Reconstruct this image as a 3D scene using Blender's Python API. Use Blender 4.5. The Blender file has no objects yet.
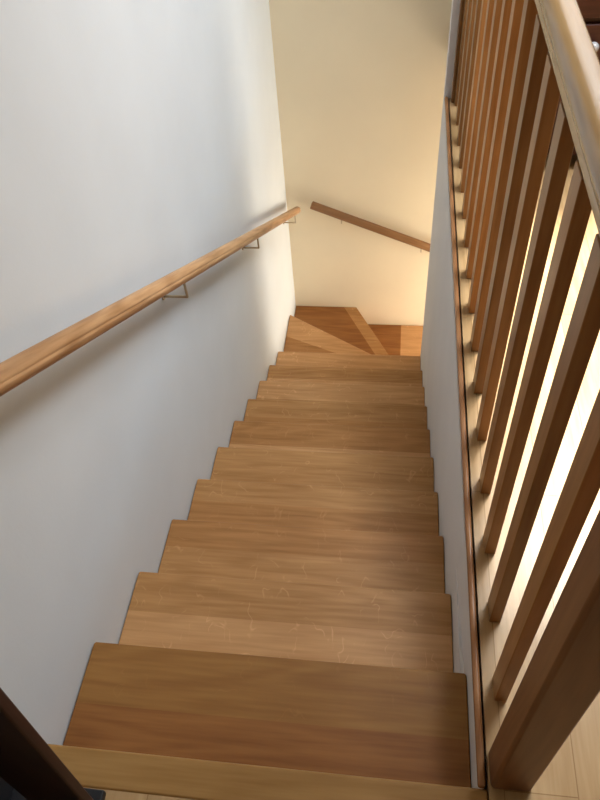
import bpy, bmesh, math, random
from mathutils import Vector, Matrix
random.seed(4)
S = bpy.context.scene
COL = S.collection

# ------------------------------------------------------------------ materials
def new_mat(name):
    m = bpy.data.materials.new(name); m.use_nodes = True
    nt = m.node_tree; b = nt.nodes['Principled BSDF']
    return m, nt, b

def oak(name, light, dark, axis=0, rough=.42, plank=None, fleck=0.0, contrast=1.12, seed=0.0, spec=.2, tilt=None, vary=0.):
    """oak: grain runs along the given object axis; every object gets its own cut"""
    m, nt, b = new_mat(name); N, L = nt.nodes, nt.links
    tc0 = N.new('ShaderNodeTexCoord'); oi = N.new('ShaderNodeObjectInfo')
    tc = N.new('ShaderNodeMapping')              # turns the grain to follow a sloping rail
    if tilt: tc.inputs['Rotation'].default_value = tilt
    L.new(tc0.outputs['Object'], tc.inputs['Vector'])
    mp = N.new('ShaderNodeMapping')
    sc = [34., 34., 34.]; sc[axis] = 2.2
    mp.inputs['Scale'].default_value = sc
    mp.inputs['Location'].default_value = (seed*3.1, seed*7.7, seed*1.3)
    L.new(tc.outputs['Vector'], mp.inputs['Vector'])
    off = N.new('ShaderNodeMath'); off.operation = 'MULTIPLY'; off.inputs[1].default_value = 37.
    L.new(oi.outputs['Random'], off.inputs[0])
    def noise(scale, detail, vec, dist=0.):
        n = N.new('ShaderNodeTexNoise'); n.noise_dimensions = '4D'
        n.inputs['Scale'].default_value = scale; n.inputs['Detail'].default_value = detail
        n.inputs['Distortion'].default_value = dist
        L.new(vec, n.inputs['Vector']); L.new(off.outputs[0], n.inputs['W'])
        return n.outputs['Fac']
    # cathedral rings
    mp2 = N.new('ShaderNodeMapping'); s2 = [7., 7., 7.]; s2[axis] = .9
    mp2.inputs['Scale'].default_value = s2
    mp2.inputs['Location'].default_value = (seed, seed*2.3, seed*.7)
    L.new(tc.outputs['Vector'], mp2.inputs['Vector'])
    big = noise(1.0, 2., mp2.outputs['Vector'], .3)
    r1 = N.new('ShaderNodeMath'); r1.operation = 'MULTIPLY'; r1.inputs[1].default_value = 60.
    L.new(big, r1.inputs[0])
    r2 = N.new('ShaderNodeMath'); r2.operation = 'SINE'; L.new(r1.outputs[0], r2.inputs[0])
    r3 = N.new('ShaderNodeMapRange'); r3.inputs['From Min'].default_value = -1; r3.inputs['From Max'].default_value = 1
    L.new(r2.outputs[0], r3.inputs['Value'])
    fine = noise(3.0, 5., mp.outputs['Vector'])
    mid = noise(.6, 3., mp.outputs['Vector'])
    def mixf(a, c, f):
        x = N.new('ShaderNodeMix'); x.data_type = 'FLOAT'; x.inputs[0].default_value = f
        L.new(a, x.inputs[2]); L.new(c, x.inputs[3]); return x.outputs[0]
    v = mixf(mixf(r3.outputs[0], fine, .80), mid, .30)
    cr = N.new('ShaderNodeValToRGB')
    h = .24/contrast
    cr.color_ramp.elements[0].position = max(0., .48-h); cr.color_ramp.elements[0].color = (*dark, 1)
    cr.color_ramp.elements[1].position = min(1., .50+h); cr.color_ramp.elements[1].color = (*light, 1)
    L.new(v, cr.inputs['Fac'])
    col = cr.outputs['Color']
    if plank:
        # floor boards: brick pattern, running along axis 1
        sp = N.new('ShaderNodeMapping'); sp.inputs['Rotation'].default_value = (0, 0, math.pi/2)
        L.new(tc.outputs['Vector'], sp.inputs['Vector'])
        br = N.new('ShaderNodeTexBrick'); br.inputs['Scale'].default_value = 1.
        br.inputs['Brick Width'].default_value = 1.4; br.inputs['Row Height'].default_value = plank
        br.inputs['Mortar Size'].default_value = .0012; br.inputs['Mortar Smooth'].default_value = .2
        br.inputs['Color1'].default_value = (1, 1, 1, 1); br.inputs['Color2'].default_value = (.80, .78, .74, 1)
        br.inputs['Mortar'].default_value = (.62, .56, .48, 1)
        L.new(sp.outputs['Vector'], br.inputs['Vector'])
        mx = N.new('ShaderNodeMix'); mx.data_type = 'RGBA'; mx.blend_type = 'MULTIPLY'; mx.inputs[0].default_value = 1.
        L.new(col, mx.inputs[6]); L.new(br.outputs['Color'], mx.inputs[7]); col = mx.outputs[2]
    if fleck > 0:
        # pale medullary ray flecks of quarter-cut oak
        m3 = N.new('ShaderNodeMapping'); s3 = [15., 15., 15.]; s3[axis] = 22.
        m3.inputs['Scale'].default_value = s3; L.new(tc.outputs['Vector'], m3.inputs['Vector'])
        f1 = noise(1.0, 0.5, m3.outputs['Vector'], .8)
        a = N.new('ShaderNodeMath'); a.operation = 'SUBTRACT'; a.inputs[1].default_value = .5; L.new(f1, a.inputs[0])
        a2 = N.new('ShaderNodeMath'); a2.operation = 'ABSOLUTE'; L.new(a.outputs[0], a2.inputs[0])
        a3 = N.new('ShaderNodeMapRange'); a3.inputs['From Min'].default_value = .020; a3.inputs['From Max'].default_value = .004
        L.new(a2.outputs[0], a3.inputs['Value'])
        f2 = noise(.9, 1., m3.outputs['Vector'])
        a4 = N.new('ShaderNodeMapRange'); a4.inputs['From Min'].default_value = .52; a4.inputs['From Max'].default_value = .60
        L.new(f2, a4.inputs['Value'])
        a5 = N.new('ShaderNodeMath'); a5.operation = 'MULTIPLY'; L.new(a3.outputs[0], a5.inputs[0]); L.new(a4.outputs[0], a5.inputs[1])
        a6 = N.new('ShaderNodeMath'); a6.operation = 'MULTIPLY'; a6.inputs[1].default_value = fleck; L.new(a5.outputs[0], a6.inputs[0])
        mx = N.new('ShaderNodeMix'); mx.data_type = 'RGBA'
        mx.inputs[7].default_value = (min(1, light[0]*1.5), min(1, light[1]*1.6), min(1, light[2]*1.9), 1)
        L.new(a6.outputs[0], mx.inputs[0]); L.new(col, mx.inputs[6]); col = mx.outputs[2]
    if vary:
        # each spindle is cut from a lighter or darker piece
        wn = N.new('ShaderNodeTexWhiteNoise'); wn.noise_dimensions = '1D'; L.new(off.outputs[0], wn.inputs['W'])
        vr = N.new('ShaderNodeMapRange'); vr.inputs['To Min'].default_value = 1.-vary; vr.inputs['To Max'].default_value = 1.12
        L.new(wn.outputs['Value'], vr.inputs['Value'])
        vm = N.new('ShaderNodeVectorMath'); vm.operation = 'SCALE'
        L.new(col, vm.inputs[0]); L.new(vr.outputs[0], vm.inputs['Scale']); col = vm.outputs[0]
    L.new(col, b.inputs['Base Color'])
    b.inputs['Roughness'].default_value = rough
    b.inputs['Specular IOR Level'].default_value = spec
    bp = N.new('ShaderNodeBump'); bp.inputs['Strength'].default_value = .12; bp.inputs['Distance'].default_value = .002
    L.new(fine, bp.inputs['Height']); L.new(bp.outputs['Normal'], b.inputs['Normal'])
    return m

def plaster(name, c, rough=.9, amt=.05):
    m, nt, b = new_mat(name); N, L = nt.nodes, nt.links
    tc = N.new('ShaderNodeTexCoord'); n = N.new('ShaderNodeTexNoise')
    n.inputs['Scale'].default_value = 3.; n.inputs['Detail'].default_value = 4.
    L.new(tc.outputs['Object'], n.inputs['Vector'])
    cr = N.new('ShaderNodeValToRGB')
    cr.color_ramp.elements[0].position = .3; cr.color_ramp.elements[0].color = (*[x*(1-amt) for x in c], 1)
    cr.color_ramp.elements[1].position = .7; cr.color_ramp.elements[1].color = (*c, 1)
    L.new(n.outputs['Fac'], cr.inputs['Fac']); L.new(cr.outputs['Color'], b.inputs['Base Color'])
    b.inputs['Roughness'].default_value = rough
    b.inputs['Specular IOR Level'].default_value = .2
    n2 = N.new('ShaderNodeTexNoise'); n2.inputs['Scale'].default_value = 90.; n2.inputs['Detail'].default_value = 3.
    L.new(tc.outputs['Object'], n2.inputs['Vector'])
    bp = N.new('ShaderNodeBump'); bp.inputs['Strength'].default_value = .12; bp.inputs['Distance'].default_value = .002
    L.new(n2.outputs['Fac'], bp.inputs['Height']); L.new(bp.outputs['Normal'], b.inputs['Normal'])
    return m

def simple(name, c, rough=.4, metal=0., spec=.5, trans=0.):
    m, nt, b = new_mat(name); N, L = nt.nodes, nt.links
    tc = N.new('ShaderNodeTexCoord'); n = N.new('ShaderNodeTexNoise'); n.inputs['Scale'].default_value = 25.
    L.new(tc.outputs['Object'], n.inputs['Vector'])
    mr = N.new('ShaderNodeMapRange'); mr.inputs['To Min'].default_value = rough*.85; mr.inputs['To Max'].default_value = rough*1.15
    L.new(n.outputs['Fac'], mr.inputs['Value']); L.new(mr.outputs[0], b.inputs['Roughness'])
    b.inputs['Base Color'].default_value = (*c, 1); b.inputs['Metallic'].default_value = metal
    b.inputs['Specular IOR Level'].default_value = spec; b.inputs['Transmission Weight'].default_value = trans
    return m

OAK_A = ((.50, .275, .115), (.30, .145, .052))
M = {}
M['tread1'] = oak('oak_tread_honey', (.50, .265, .100), (.32, .150, .048), 0, .42, fleck=.30)
M['tread2'] = oak('oak_tread_amber', (.46, .225, .078), (.28, .125, .038), 0, .42, fleck=.2)
M['tread3'] = oak('oak_tread_pale', (.60, .335, .145), (.42, .210, .078), 0, .42, fleck=.30)
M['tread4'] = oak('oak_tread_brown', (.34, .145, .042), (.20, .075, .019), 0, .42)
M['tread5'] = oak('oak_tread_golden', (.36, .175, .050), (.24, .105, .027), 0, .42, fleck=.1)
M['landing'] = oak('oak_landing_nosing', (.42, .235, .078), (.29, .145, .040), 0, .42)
M['floor'] = oak('oak_floor', (.58, .385, .195), (.42, .255, .11), 1, .30, plank=.14, contrast=1.2)
M['rail_wall'] = oak('oak_wall_handrail', (.58, .34, .165), (.34, .17, .068), 1, .38, tilt=(math.atan(.567), 0, 0), contrast=1.6)
M['rail_back'] = oak('oak_back_handrail', (.40, .215, .100), (.27, .130, .055), 0, .38, tilt=(0, -math.atan(.415), 0))
M['rail'] = oak('oak_balustrade_handrail', (.36, .225, .100), (.26, .15, .060), 1, .16, spec=.5)
M['baluster'] = oak('oak_baluster', (.44, .22, .080), (.28, .12, .036), 2, .32, vary=.45)
M['newel'] = oak('oak_newel', (.27, .120, .048), (.18, .075, .028), 2, .38)
M['trim'] = oak('oak_trim', (.42, .200, .085), (.25, .110, .042), 1, .26)
M['dark'] = oak('dark_stained_wood', (.050, .020, .013), (.028, .011, .008), 2, .5)
M['dresser'] = oak('dark_reddish_wood', (.075, .024, .014), (.035, .011, .007), 0, .4)
M['black'] = simple('black_board', (.012, .012, .014), .45)
M['white'] = plaster('white_wall_paint', (.70, .735, .745))
M['stairwhite'] = plaster('stair_side_wall_paint', (.72, .70, .68))
M['cream'] = plaster('cream_wall_paint', (.86, .76, .56))
M['ceiling'] = plaster('ceiling_paint', (.82, .81, .78))
M['dimwall'] = plaster('beige_wall_paint', (.26, .21, .16))
M['steel'] = simple('brushed_steel', (.52, .42, .28), .42, .6)
M['glass'] = simple('clear_glass_knob', (.85, .85, .85), .08, 0., .8, .6)
M['gap'] = simple('dark_joint', (.02, .012, .008), .9)

# ------------------------------------------------------------------ helpers
def link(name, bm, mats, parent=None, loc=(0, 0, 0), bevel=0., seg=2, smooth=True):
    me = bpy.data.meshes.new(name)
    bmesh.ops.recalc_face_normals(bm, faces=bm.faces)
    bm.to_mesh(me); bm.free()
    if not isinstance(mats, (list, tuple)): mats = [mats]
    for m in mats: me.materials.append(m)
    o = bpy.data.objects.new(name, me); COL.objects.link(o)
    if parent:
        o.parent = parent
        o.location = Vector(loc) - (Vector() if parent.parent else parent.location)
    else:
        o.location = loc
    if bevel > 0:
        bv = o.modifiers.new('Bevel', 'BEVEL'); bv.width = bevel; bv.segments = seg
        bv.limit_method = 'ANGLE'; bv.angle_limit = math.radians(35)
        if smooth:
            for p in me.polygons: p.use_smooth = True
            wn = o.modifiers.new('Normals', 'WEIGHTED_NORMAL'); wn.keep_sharp = True
    return o

def box(bm, x0, x1, y0, y1, z0, z1, mi=0):
    v = [bm.verts.new((x, y, z)) for x in (x0, x1) for y in (y0, y1) for z in (z0, z1)]
    for q in ((0, 1, 3, 2), (4, 6, 7, 5), (0, 4, 5, 1), (2, 3, 7, 6), (0, 2, 6, 4), (1, 5, 7, 3)):
        f = bm.faces.new([v[i] for i in q]); f.material_index = mi
    return bm

def prism(bm, pts, z0, z1, mi=0):
    a = [bm.verts.new((x, y, z0)) for x, y in pts]; b = [bm.verts.new((x, y, z1)) for x, y in pts]
    n = len(pts)
    fs = [bm.faces.new(a[::-1]), bm.faces.new(b)]
    for i in range(n): fs.append(bm.faces.new((a[i], a[(i+1) % n], b[(i+1) % n], b[i])))
    for f in fs: f.material_index = mi
    return bm

def two_boards(A, B, z0, z1):
    """one tread glued up from two boards: the outlines share one edge, no gap between"""
    bm = bmesh.new(); vs = {}
    def V(p, z):
        k = (round(p[0], 5), round(p[1], 5), z)
        if k not in vs: vs[k] = bm.verts.new((p[0], p[1], z))
        return vs[k]
    key = lambda p: (round(p[0], 5), round(p[1], 5))
    edges = lambda P: {frozenset((key(P[i]), key(P[(i+1) % len(P)]))) for i in range(len(P))}
    shared = edges(A) & edges(B)
    for mi, P in enumerate((A, B)):
        fs = [bm.faces.new([V(p, z1) for p in P]), bm.faces.new([V(p, z0) for p in P][::-1])]
        for i in range(len(P)):
            a, b = P[i], P[(i+1) % len(P)]
            if frozenset((key(a), key(b))) in shared: continue
            fs.append(bm.faces.new((V(a, z0), V(b, z0), V(b, z1), V(a, z1))))
        for f in fs: f.material_index = mi
    return bm

def sweep(bm, prof, A, B, caps=True, round_end=0.):
    """profile points (side, up) carried from A to B"""
    A, B = Vector(A), Vector(B); d = (B-A).normalized()
    side = d.cross(Vector((0, 0, 1))).normalized(); up = side.cross(d).normalized()
    st = [(A, 1.)]
    if round_end: st = [(A, .70), (A+d*round_end*.35, .9), (A+d*round_end, 1.)]
    en = [(B, 1.)]
    if round_end: en = [(B-d*round_end, 1.), (B-d*round_end*.35, .9), (B, .70)]
    rings = [[bm.verts.new(P+side*s*k+up*u*k) for s, u in prof] for P, k in st+en]
    n = len(prof)
    for r0, r1 in zip(rings, rings[1:]):
        for i in range(n): bm.faces.new((r0[i], r0[(i+1) % n], r1[(i+1) % n], r1[i]))
    if caps: bm.faces.new(rings[0][::-1]); bm.faces.new(rings[-1])
    return bm

def circle(r, n=24): return [(r*math.cos(2*math.pi*i/n), r*math.sin(2*math.pi*i/n)) for i in range(n)]

def tube(bm, pts, r, n=12):
    for a, b in zip(pts, pts[1:]):
        a, b = Vector(a), Vector(b); d = (b-a).normalized()
        ref = Vector((0, 0, 1)) if abs(d.z) < .9 else Vector((1, 0, 0))
        s = d.cross(ref).normalized(); u = s.cross(d)
        R = [[bm.verts.new(P+s*x+u*y) for x, y in circle(r, n)] for P in (a, b)]
        for i in range(n): bm.faces.new((R[0][i], R[0][(i+1) % n], R[1][(i+1) % n], R[1][i]))
        bm.faces.new(R[0][::-1]); bm.faces.new(R[1])
    for p in pts[1:-1]:
        bmesh.ops.create_uvsphere(bm, u_segments=n, v_segments=8, radius=r, matrix=Matrix.Translation(p))
    return bm

def thing(name, label, cat, loc, group=None):
    o = bpy.data.objects.new(name, None); COL.objects.link(o); o.location = loc
    o.empty_display_size = .1
    o['label'] = label; o['category'] = cat
    if group: o['group'] = group
    return o

def struct(name, bm, mats, label, cat, bevel=0.):
    o = link(name, bm, mats, None, (0, 0, 0), bevel)
    o['kind'] = 'structure'; o['label'] = label; o['category'] = cat
    return o

# ------------------------------------------------------------------ dimensions
G, RI, W = .2899, .17, .928
YB, YC, YN = 3.745, 2.94, 2.87
ZL = -17*RI                       # lower storey floor
CEIL = 2.5
XR, YS = 3.6, -2.0

# ------------------------------------------------------------------ room shell
struct('wall_left', box(bmesh.new(), -.15, 0, YS-.15, YB+.15, ZL-.2, CEIL), M['white'],
       'tall white plaster wall on the left running down beside the stairs', 'wall')
struct('wall_back', box(bmesh.new(), 0, XR+.15, YB, YB+.15, ZL-.2, CEIL), M['cream'],
       'cream plaster wall across the foot of the straight flight', 'wall')
bm = bmesh.new()
box(bm, W, W+.12, .60, YC, ZL-.2, -.012)             # side of the flight
prism(bm, [(.940, -.04), (W+.12, -.04), (W+.12, .60), (W, .60), (.940, .27)], -.215, -.012)   # eases back beside the first tread
box(bm, W, W+.12, -.04, .60, ZL-.2, -.215)
box(bm, W+.12, XR, YN, YC, ZL-.2, -.012)           # lower corridor side
struct('wall_right', bm, M['stairwhite'], 'white plaster wall under the balustrade, right of the stairs', 'wall')
bm = bmesh.new()
box(bm, W, XR, YN, YC, -.012, CEIL)
box(bm, 1.03, 1.10, YC, YB, 0, CEIL)
struct('wall_stub', bm, M['stairwhite'], 'white wall whose end closes the far end of the balustrade', 'wall')
bm = bmesh.new()
box(bm, XR, XR+.15, YS-.15, YB, ZL-.2, CEIL)
struct('wall_far_right', bm, M['dimwall'], 'beige wall on the far right side of the upper room', 'wall')
struct('wall_front', box(bmesh.new(), 0, XR, YS-.15, YS, ZL-.2, CEIL), M['dimwall'], 'beige wall behind the viewer', 'wall')

bm = bmesh.new()
box(bm, 1.03, XR, YC, YB, -.22, 0)
box(bm, 0, XR, YS, -.075, -.22, 0)                    # landing
box(bm, .95, XR, -.075, YN, -.22, 0)                 # beside the balustrade
struct('floor', bm, M['floor'], 'pale oak board floor of the upper storey', 'floor')
struct('floor_lower', box(bmesh.new(), 0, XR, -.04, YB, ZL-.2, ZL), M['floor'], 'oak floor of the lower storey at the foot of the stairs', 'floor')
struct('wall_under_landing', box(bmesh.new(), 0, W, -.075, -.049, ZL-.2, -.05), M['ceiling'], 'white wall below the landing edge', 'wall')

struct('wall_lower_end', box(bmesh.new(), 2.5, 2.6, YC, YB, ZL-.2, -.22), M['ceiling'], 'white wall closing the lower hall', 'wall')

# ceiling with a roof window opening and an added opening for extra light
H1 = (1.41, 2.44, 1.30, 2.86)
H2 = (.97, 1.37, 1.35, 2.80)  # added opening that houses an extra light
def ceiling_with_holes(holes, x0, x1, y0, y1, z0, z1):
    xs = sorted({x0, x1, *[h[i] for h in holes for i in (0, 1)]}); ys = sorted({y0, y1, *[h[i] for h in holes for i in (2, 3)]})
    bm = bmesh.new()
    for a, b in zip(xs, xs[1:]):
        for c, d in zip(ys, ys[1:]):
            mx, my = (a+b)/2, (c+d)/2
            if any(h[0] < mx < h[1] and h[2] < my < h[3] for h in holes): continue
            box(bm, a, b, c, d, z0, z1)
    return bm
struct('ceiling', ceiling_with_holes([H1, H2], -.15, XR+.15, YS-.15, YB+.15, CEIL, CEIL+.2), M['ceiling'], 'white ceiling with two roof windows', 'ceiling')
for i, h in enumerate((H1, H2)):
    bm = bmesh.new(); t = .035; z0, z1 = CEIL-.02, CEIL+.2
    box(bm, h[0], h[0]+t, h[2], h[3], z0, z1); box(bm, h[1]-t, h[1], h[2], h[3], z0, z1)
    box(bm, h[0]+t, h[1]-t, h[2], h[2]+t, z0, z1); box(bm, h[0]+t, h[1]-t, h[3]-t, h[3], z0, z1)
    struct('window_%d' % (i+1), bm, M['landing'], ('roof window over the room right of the stairs', 'narrow frosted roof light above the balustrade')[i], 'window')  # second frame is added, it only surrounds the extra light

struct('window_2_pane', box(bmesh.new(), H2[0]+.036, H2[1]-.036, H2[2]+.036, H2[3]-.036, CEIL+.15, CEIL+.16), M['ceiling'],  # opaque panel added so no sun leaks through this opening
       'frosted pane of the narrow roof light above the balustrade', 'window')

bm = bmesh.new()  # added frame for the shaft fill light, solid wall behind it
for a in ((3.06, 3.10, .85, 1.85), (3.62, 3.66, .85, 1.85), (3.10, 3.62, .85, .89), (3.10, 3.62, 1.81, 1.85)):
    box(bm, 1.012, 1.032, *a)
struct('window_3', bm, M['landing'], 'small window frame high in the side of the stair shaft', 'window')

# trims: landing nosing and the slim moulding along the stairwell edge
bm = bmesh.new(); prism(bm, [(.004, -.075), (.9497, -.075), (.9497, -.0005), (.004, -.0005)], -.04, 0)
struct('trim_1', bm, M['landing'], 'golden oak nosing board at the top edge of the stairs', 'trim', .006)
bm = bmesh.new(); box(bm, .9300, .9445, .0005, YN, -.0115, .009)
struct('trim_2', bm, M['trim'], 'slim rounded oak moulding along the top of the stair side wall', 'trim', .005)
bm = bmesh.new(); box(bm, .9402, .9498, .0, YN, -.04, -.012)
struct('trim_3', bm, M['gap'], 'dark recessed joint between moulding and floor boards', 'trim')

# ------------------------------------------------------------------ staircase
st = thing('staircase', 'oak staircase going straight down and turning right with winder steps at the bottom', 'staircase', (W/2, 0, ZL))
TH = .038
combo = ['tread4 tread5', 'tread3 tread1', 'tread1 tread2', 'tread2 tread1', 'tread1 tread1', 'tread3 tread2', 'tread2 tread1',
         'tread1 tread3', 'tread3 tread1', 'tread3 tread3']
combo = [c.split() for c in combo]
fw = [.152, .125, .105, .10, .115, .14, .12, .135, .11, .13]
def rect_tread(y0, y1, j, X=.9262):
    c = .006
    back = [(.004, y0), (X, y0), (X, j), (.004, j)]
    front = [(.004, j), (X, j), (X, y1-c), (X-c*.3, y1-c*.3), (X-c, y1), (.004+c, y1), (.004+c*.3, y1-c*.3), (.004, y1-c)]
    return back, front
for n in range(1, 11):
    y1 = G*n; y0 = G*(n-1)-.045; j = y1-fw[n-1]; z = -RI*n
    b_, f_ = rect_tread(y0, y1, j, .9385 if n == 1 else .9262)
    bm = two_boards(b_, f_, z-TH, z)
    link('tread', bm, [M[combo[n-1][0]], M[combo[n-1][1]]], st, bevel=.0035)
    bm = bmesh.new(); box(bm, .004, .923, y0-.002, y0+.018, z, z+RI-TH-.001 if n > 1 else z+RI-.041)
    link('riser', bm, M['tread2'], st, bevel=.001)
# winders: each polygon split into a rear and a nosing board
def line_pt(p, q, x=None, y=None):
    if x is not None: t = (x-p[0])/(q[0]-p[0]); return (x, p[1]+t*(q[1]-p[1]))
    t = (y-p[1])/(q[1]-p[1]); return (p[0]+t*(q[0]-p[0]), y)
def offset(p, q, d):
    v = Vector((q[0]-p[0], q[1]-p[1])).normalized(); n = Vector((v.y, -v.x))*d
    return (p[0]+n.x, p[1]+n.y), (q[0]+n.x, q[1]+n.y)
n11 = ((.004, 3.449), (.66, 3.037)); n12 = ((.466, YB-.003), (.734, 3.22))
z = -RI*11
e = line_pt(*n11, x=.923); jb = ((.004, 3.225), (.923, 2.80))
bm = two_boards([(.004, G*10-.045), (.923, G*10-.045), (.923, 2.862), (.66, 2.945), (.004, 3.222)],
                [(.004, 3.222), (.66, 2.945), (.923, 2.862), (.923, e[1]), (.004, 3.449)], z-TH, z)
link('tread', bm, [M['tread2'], M['tread3']], st, bevel=.003)
z = -RI*12
ex = line_pt(*n12, y=2.90); o12 = offset(*n12, .085)
if o12[0][0] > n12[0][0]: o12 = offset(*n12, -.085)
jo0 = line_pt(*o12, y=YB-.003); jo1 = line_pt(*o12, y=2.93)
bm = two_boards([(.004, 3.40), (.60, 3.02), jo1, jo0, (.004, YB-.003)], [jo1, (.88, 2.865), (.9, 2.90), n12[0], jo0], z-TH, z)
link('tread', bm, [M['tread4'], M['tread1']], st, bevel=.003)
z = -RI*13
bm = two_boards([(.42, YB-.003), (.80, YC+.003), (.81, YC+.003), (.81, YB-.003)],
                [(.81, YC+.003), (1.06, YC+.003), (1.06, YB-.003), (.81, YB-.003)], z-TH, z)
link('tread', bm, [M['tread4'], M['tread3']], st, bevel=.003)
for k in range(3):
    z = -RI*(14+k); x0 = 1.06+G*k-.045; x1 = 1.06+G*(k+1)
    bm = bmesh.new(); box(bm, x0, (x0+x1)/2, YC+.003, YB-.003, z-TH, z, 0); box(bm, (x0+x1)/2+.0005, x1, YC+.003, YB-.003, z-TH, z, 1)
    link('tread', bm, [M['tread1'], M['tread3']], st, bevel=.003)
    bm = bmesh.new(); box(bm, x0-.002, x0+.018, YC+.003, YB-.003, z, z+RI-TH-.001); link('riser', bm, M['tread2'], st, bevel=.001)
# winder risers
def riser_between(p, q, z, d=.03):
    a, b = offset(p, q, d)
    v = Vector((q[0]-p[0], q[1]-p[1])).normalized(); n = Vector((v.y, -v.x))*.018
    return prism(bmesh.new(), [a, b, (b[0]+n.x, b[1]+n.y), (a[0]+n.x, a[1]+n.y)], z, z+RI-TH-.001)
link('riser', box(bmesh.new(), .004, .923, G*10-.047, G*10-.027, -RI*11, -RI*10-TH-.001), M['tread2'], st, bevel=.001)
link('riser', riser_between((.035, 3.430), (.86, e[1]+.06), -RI*12), M['tread2'], st)
link('riser', riser_between((.462, YB-.02), (.80, 3.06), -RI*13), M['tread2'], st)
link('riser', box(bmesh.new(), XR*0+1.06+G*3-.045, 1.06+G*3-.025, YC+.003, YB-.003, ZL, -RI*16-TH), M['tread2'], st)

# ------------------------------------------------------------------ balustrade
bal = thing('balustrade', 'oak balustrade with square spindles and rounded handrail beside the stairwell, on the right', 'balustrade', (.985, .035, 0))
def newel(x0, x1, y0, y1, h, ch):
    bm = bmesh.new()
    prism(bm, [(x0+ch, y0), (x1-ch, y0), (x1, y0+ch), (x1, y1-ch), (x1-ch, y1), (x0+ch, y1), (x0, y1-ch), (x0, y0+ch)], 0, h)
    return bm
link('newel_post', newel(.954, 1.033, .001, .072, 1.10, .006), M['newel'], bal, bevel=.002)
link('newel_post', newel(.957, .990, 2.822, YN-.001, 1.10, .003), M['baluster'], bal, bevel=.002)
RZ, RX = 1.055, .9985
prof = []
w, h = .0285, .026
for a in range(0, 360, 12):
    c, s = math.cos(math.radians(a)), math.sin(math.radians(a))
    prof.append((math.copysign(abs(c)**.9, c)*w, math.copysign(abs(s)**.9, s)*h))
bm = bmesh.new(); sweep(bm, prof, (RX, .072, RZ), (RX, YN-.001, RZ))
hr = link('handrail', bm, M['rail'], bal)
for p in hr.data.polygons: p.use_smooth = True
hr.modifiers.new('e', 'EDGE_SPLIT').split_angle = math.radians(50)
bm = bmesh.new(); box(bm, .9735, 1.008, .072, YN-.001, RZ-.034, RZ-.014)
link('rail_fillet', bm, M['rail'], hr, bevel=.002)
# spindles
bw, bd = .0255, .052
def spindle_mesh():
    bm = bmesh.new(); box(bm, -bw/2, bw/2, -bd/2, bd/2, 0, RZ-.037); return bm
b0 = link('baluster', spindle_mesh(), M['baluster'], bal, (.985, .1696+bd/2, 0.0005), bevel=.002)
for k in range(1, 16):
    c = b0.copy(); COL.objects.link(c); c.parent = bal
    c.location = Vector((.985, .1696+bd/2+.1746*k, .0005))-bal.location

# ------------------------------------------------------------------ left wall handrail
wr = thing('wall_handrail', 'long oak handrail sloping down the left wall on thin metal brackets', 'handrail', (.08, 1.3, .15))
cz = lambda y: .727-.567*(y-.378)
n = 60; prof = []
for i in range(n):
    a = 2*math.pi*i/n; r = .0225
    prof.append((r*math.cos(a), r*math.sin(a)*1.08))
# groove low on the side that faces the stairs
prof2 = []
for s, u in prof:
    ang = math.degrees(math.atan2(u, s)) % 360
    k = .90 if (3 < ang < 13) else 1.
    prof2.append((s*k, u*k))
bm = bmesh.new(); sweep(bm, prof2, (.08, -.55, cz(-.55)), (.08, 3.68, cz(3.68)), round_end=.008)
o = link('rail', bm, M['rail_wall'], wr)
for p in o.data.polygons: p.use_smooth = True
o.modifiers.new('e', 'EDGE_SPLIT').split_angle = math.radians(60)
def bracket(parent, base, out, top, plate_n, r=.0042):
    bm = bmesh.new(); tube(bm, [base, out, top], r)
    b = link('bracket', bm, M['steel'], parent)
    for p in b.data.polygons: p.use_smooth = True
    bm = bmesh.new(); nn = Vector(plate_n); P = Vector(base)
    tube(bm, [tuple(P), tuple(P+nn*.004)], .012, 20)
    link('wall_plate', bm, M['steel'], b)
    return b
for y in (-.30, .22, 1.304, 2.396, 3.56):
    zt = cz(y)-.023; zo = zt-.062
    bracket(wr, (.0, y, zo), (.08, y, zo), (.08, y, zt+.006), (1, 0, 0))

# ------------------------------------------------------------------ back wall handrail
br = thing('wall_handrail', 'short oak handrail sloping down to the right across the cream wall', 'handrail', (.6, 3.69, -1.4))
bz = lambda x: -1.107-.415*(x-.174)
prof = [(s*.9, u*1.25) for s, u in circle(.0235, 20)]
bm = bmesh.new(); sweep(bm, prof, (.174, 3.683, bz(.174)), (2.2, 3.683, bz(2.2)), round_end=.004)
o = link('rail', bm, M['rail_back'], br)
for p in o.data.polygons: p.use_smooth = True
o.modifiers.new('e', 'EDGE_SPLIT').split_angle = math.radians(60)
for x in (.372, .915, 1.6, 2.1):
    zt = bz(x)-.030; zo = zt-.03
    bracket(br, (x, YB, zo), (x, 3.683, zo), (x, 3.683, zt+.008), (0, -1, 0))

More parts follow.
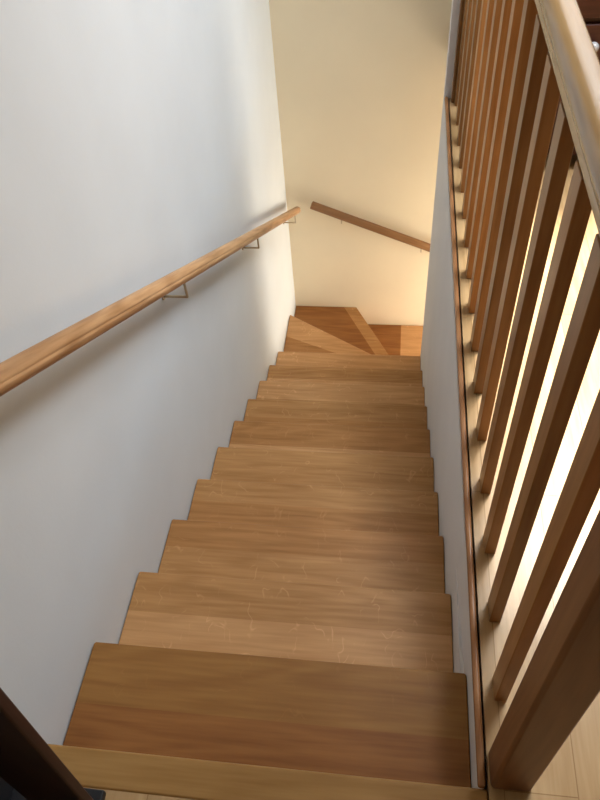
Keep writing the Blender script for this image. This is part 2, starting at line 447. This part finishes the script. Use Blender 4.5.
# ------------------------------------------------------------------ dark dresser beyond the balustrade
dx0, dx1, dy0, dy1 = 1.24, 2.10, 2.26, 2.70
dr = thing('dresser', 'dark reddish brown dresser with glass knob, behind the balustrade handrail at top right', 'dresser', ((dx0+dx1)/2, (dy0+dy1)/2, 0))
bm = bmesh.new(); box(bm, dx0, dx1, dy0, dy1, .06, .82)
link('body', bm, M['dresser'], dr, bevel=.004)
bm = bmesh.new(); box(bm, dx0-.015, dx1+.015, dy0-.02, dy1, .82, .845); link('top', bm, M['dresser'], dr, bevel=.006)
for sx in (dx0+.03, dx1-.03):
    for sy in (dy0+.03, dy1-.03):
        bm = bmesh.new(); box(bm, sx-.022, sx+.022, sy-.022, sy+.022, 0, .06); link('foot', bm, M['dresser'], dr, bevel=.003)
for k in range(3):
    z0 = .10+k*.235
    bm = bmesh.new(); box(bm, dx0+.02, dx1-.02, dy0-.016, dy0-.0002, z0, z0+.215)
    d = link('drawer', bm, M['dresser'], dr, bevel=.004)
    for kx in (1.372, 1.968):
        bm = bmesh.new()
        bmesh.ops.create_uvsphere(bm, u_segments=16, v_segments=10, radius=.019, matrix=Matrix.Translation((kx, dy0-.042, z0+.15)))
        tube(bm, [(kx, dy0-.016, z0+.15), (kx, dy0-.034, z0+.15)], .008)
        kb = link('knob', bm, M['glass'], d)
        for p in kb.data.polygons: p.use_smooth = True

# ------------------------------------------------------------------ dark rack cropped at bottom left
rk = thing('rack', 'very dark brown wooden rack with a slanting side board at bottom left', 'rack', (.08, -.2, 0))
def slanted(x0, x1, x0t, x1t, y0, y1, z0, z1):
    bm = bmesh.new()
    v = [bm.verts.new(p) for p in ((x0, y0, z0), (x1, y0, z0), (x1, y1, z0), (x0, y1, z0), (x0t, y0, z1), (x1t, y0, z1), (x1t, y1, z1), (x0t, y1, z1))]
    for q in ((3, 2, 1, 0), (4, 5, 6, 7), (0, 1, 5, 4), (1, 2, 6, 5), (2, 3, 7, 6), (3, 0, 4, 7)): bm.faces.new([v[i] for i in q])
    return bm
link('side_board', slanted(.09, .205, .155, .285, -.135, -.115, .02, .95), M['dark'], rk, bevel=.004)
link('back_board', slanted(.012, .09, .012, .155, -.30, -.285, .02, .95), M['black'], rk, bevel=.002)  # black board stands in for the dark hollow of the rack
link('slat', slanted(.045, .065, .08, .10, -.20, -.185, .02, .80), M['dark'], rk, bevel=.002)
link('wall_panel', box(bmesh.new(), .001, .010, -.42, -.09, .02, .95), M['black'], rk)  # black sheet over the white wall, hollow's darkness put into its colour
bm = bmesh.new(); box(bm, .008, .196, -.42, -.079, .0, .02)
link('base', bm, M['black'], rk, bevel=.004)

# ------------------------------------------------------------------ light
def area(name, loc, target, sx, sy, power, col):
    l = bpy.data.lights.new(name, 'AREA'); l.shape = 'RECTANGLE'; l.size = sx; l.size_y = sy
    l.energy = power; l.color = col
    o = bpy.data.objects.new(name, l); COL.objects.link(o); o.location = loc
    o.rotation_euler = (Vector(target)-Vector(loc)).to_track_quat('-Z', 'Y').to_euler()
    return o
area('daylight_roof_window', ((H1[0]+H1[1])/2, (H1[2]+H1[3])/2, CEIL+.19), ((H1[0]+H1[1])/2, (H1[2]+H1[3])/2, 0), .92, 1.5, 100, (.84, .92, 1.))
area('daylight_landing_window', ((H2[0]+H2[1])/2, (H2[2]+H2[3])/2, CEIL+.14), ((H2[0]+H2[1])/2, (H2[2]+H2[3])/2, 0), .3, 1.36, 24, (.84, .92, 1.))  # added area light below the opaque panel
area('daylight_lower_hall', (2.45, (YC+YB)/2, -1.95), (0, (YC+YB)/2, -1.95), .7, 1.4, 44, (1., .92, .80))
area('daylight_stair_window', (1.02, 3.36, 1.35), (0, 3.36, 1.2), .5, .9, 2.5, (1., .95, .86))  # added fill that brightens the upper right of the cream wall
sun = bpy.data.lights.new('sun', 'SUN'); sun.energy = 14.; sun.angle = math.radians(7); sun.color = (1., .96, .90)
so = bpy.data.objects.new('sun', sun); COL.objects.link(so); so.location = (3, 5, 6)
el = math.radians(69); az = Vector((.37, .93, 0)).normalized()
d = -(az*math.cos(el)+Vector((0, 0, math.sin(el))))
so.rotation_euler = d.to_track_quat('-Z', 'Y').to_euler()
wd = bpy.data.worlds.new('world'); S.world = wd; wd.use_nodes = True
bg = wd.node_tree.nodes['Background']; bg.inputs['Color'].default_value = (.55, .7, 1., 1); bg.inputs['Strength'].default_value = 1.0

# ------------------------------------------------------------------ camera
cd = bpy.data.cameras.new('camera'); co = bpy.data.objects.new('camera', cd); COL.objects.link(co)
R = Vector((.9919, .11, -.0628)); F = Vector((-.1199, .6548, -.7463)); F.normalize()
R = (R-F*R.dot(F)).normalized(); U = R.cross(F)
mw = Matrix(((R.x, U.x, -F.x), (R.y, U.y, -F.y), (R.z, U.z, -F.z))).to_4x4()
mw.translation = (.72055, -.38757, 1.57099)
co.matrix_world = mw
cd.sensor_fit = 'VERTICAL'; cd.sensor_height = 36.; cd.lens = 36.*714.41/800.
cd.clip_start = .02
S.camera = co
S.view_settings.view_transform = 'Standard'; S.view_settings.look = 'None'
S.view_settings.gamma = 1.; S.view_settings.exposure = .18; S.view_settings.use_curve_mapping = False
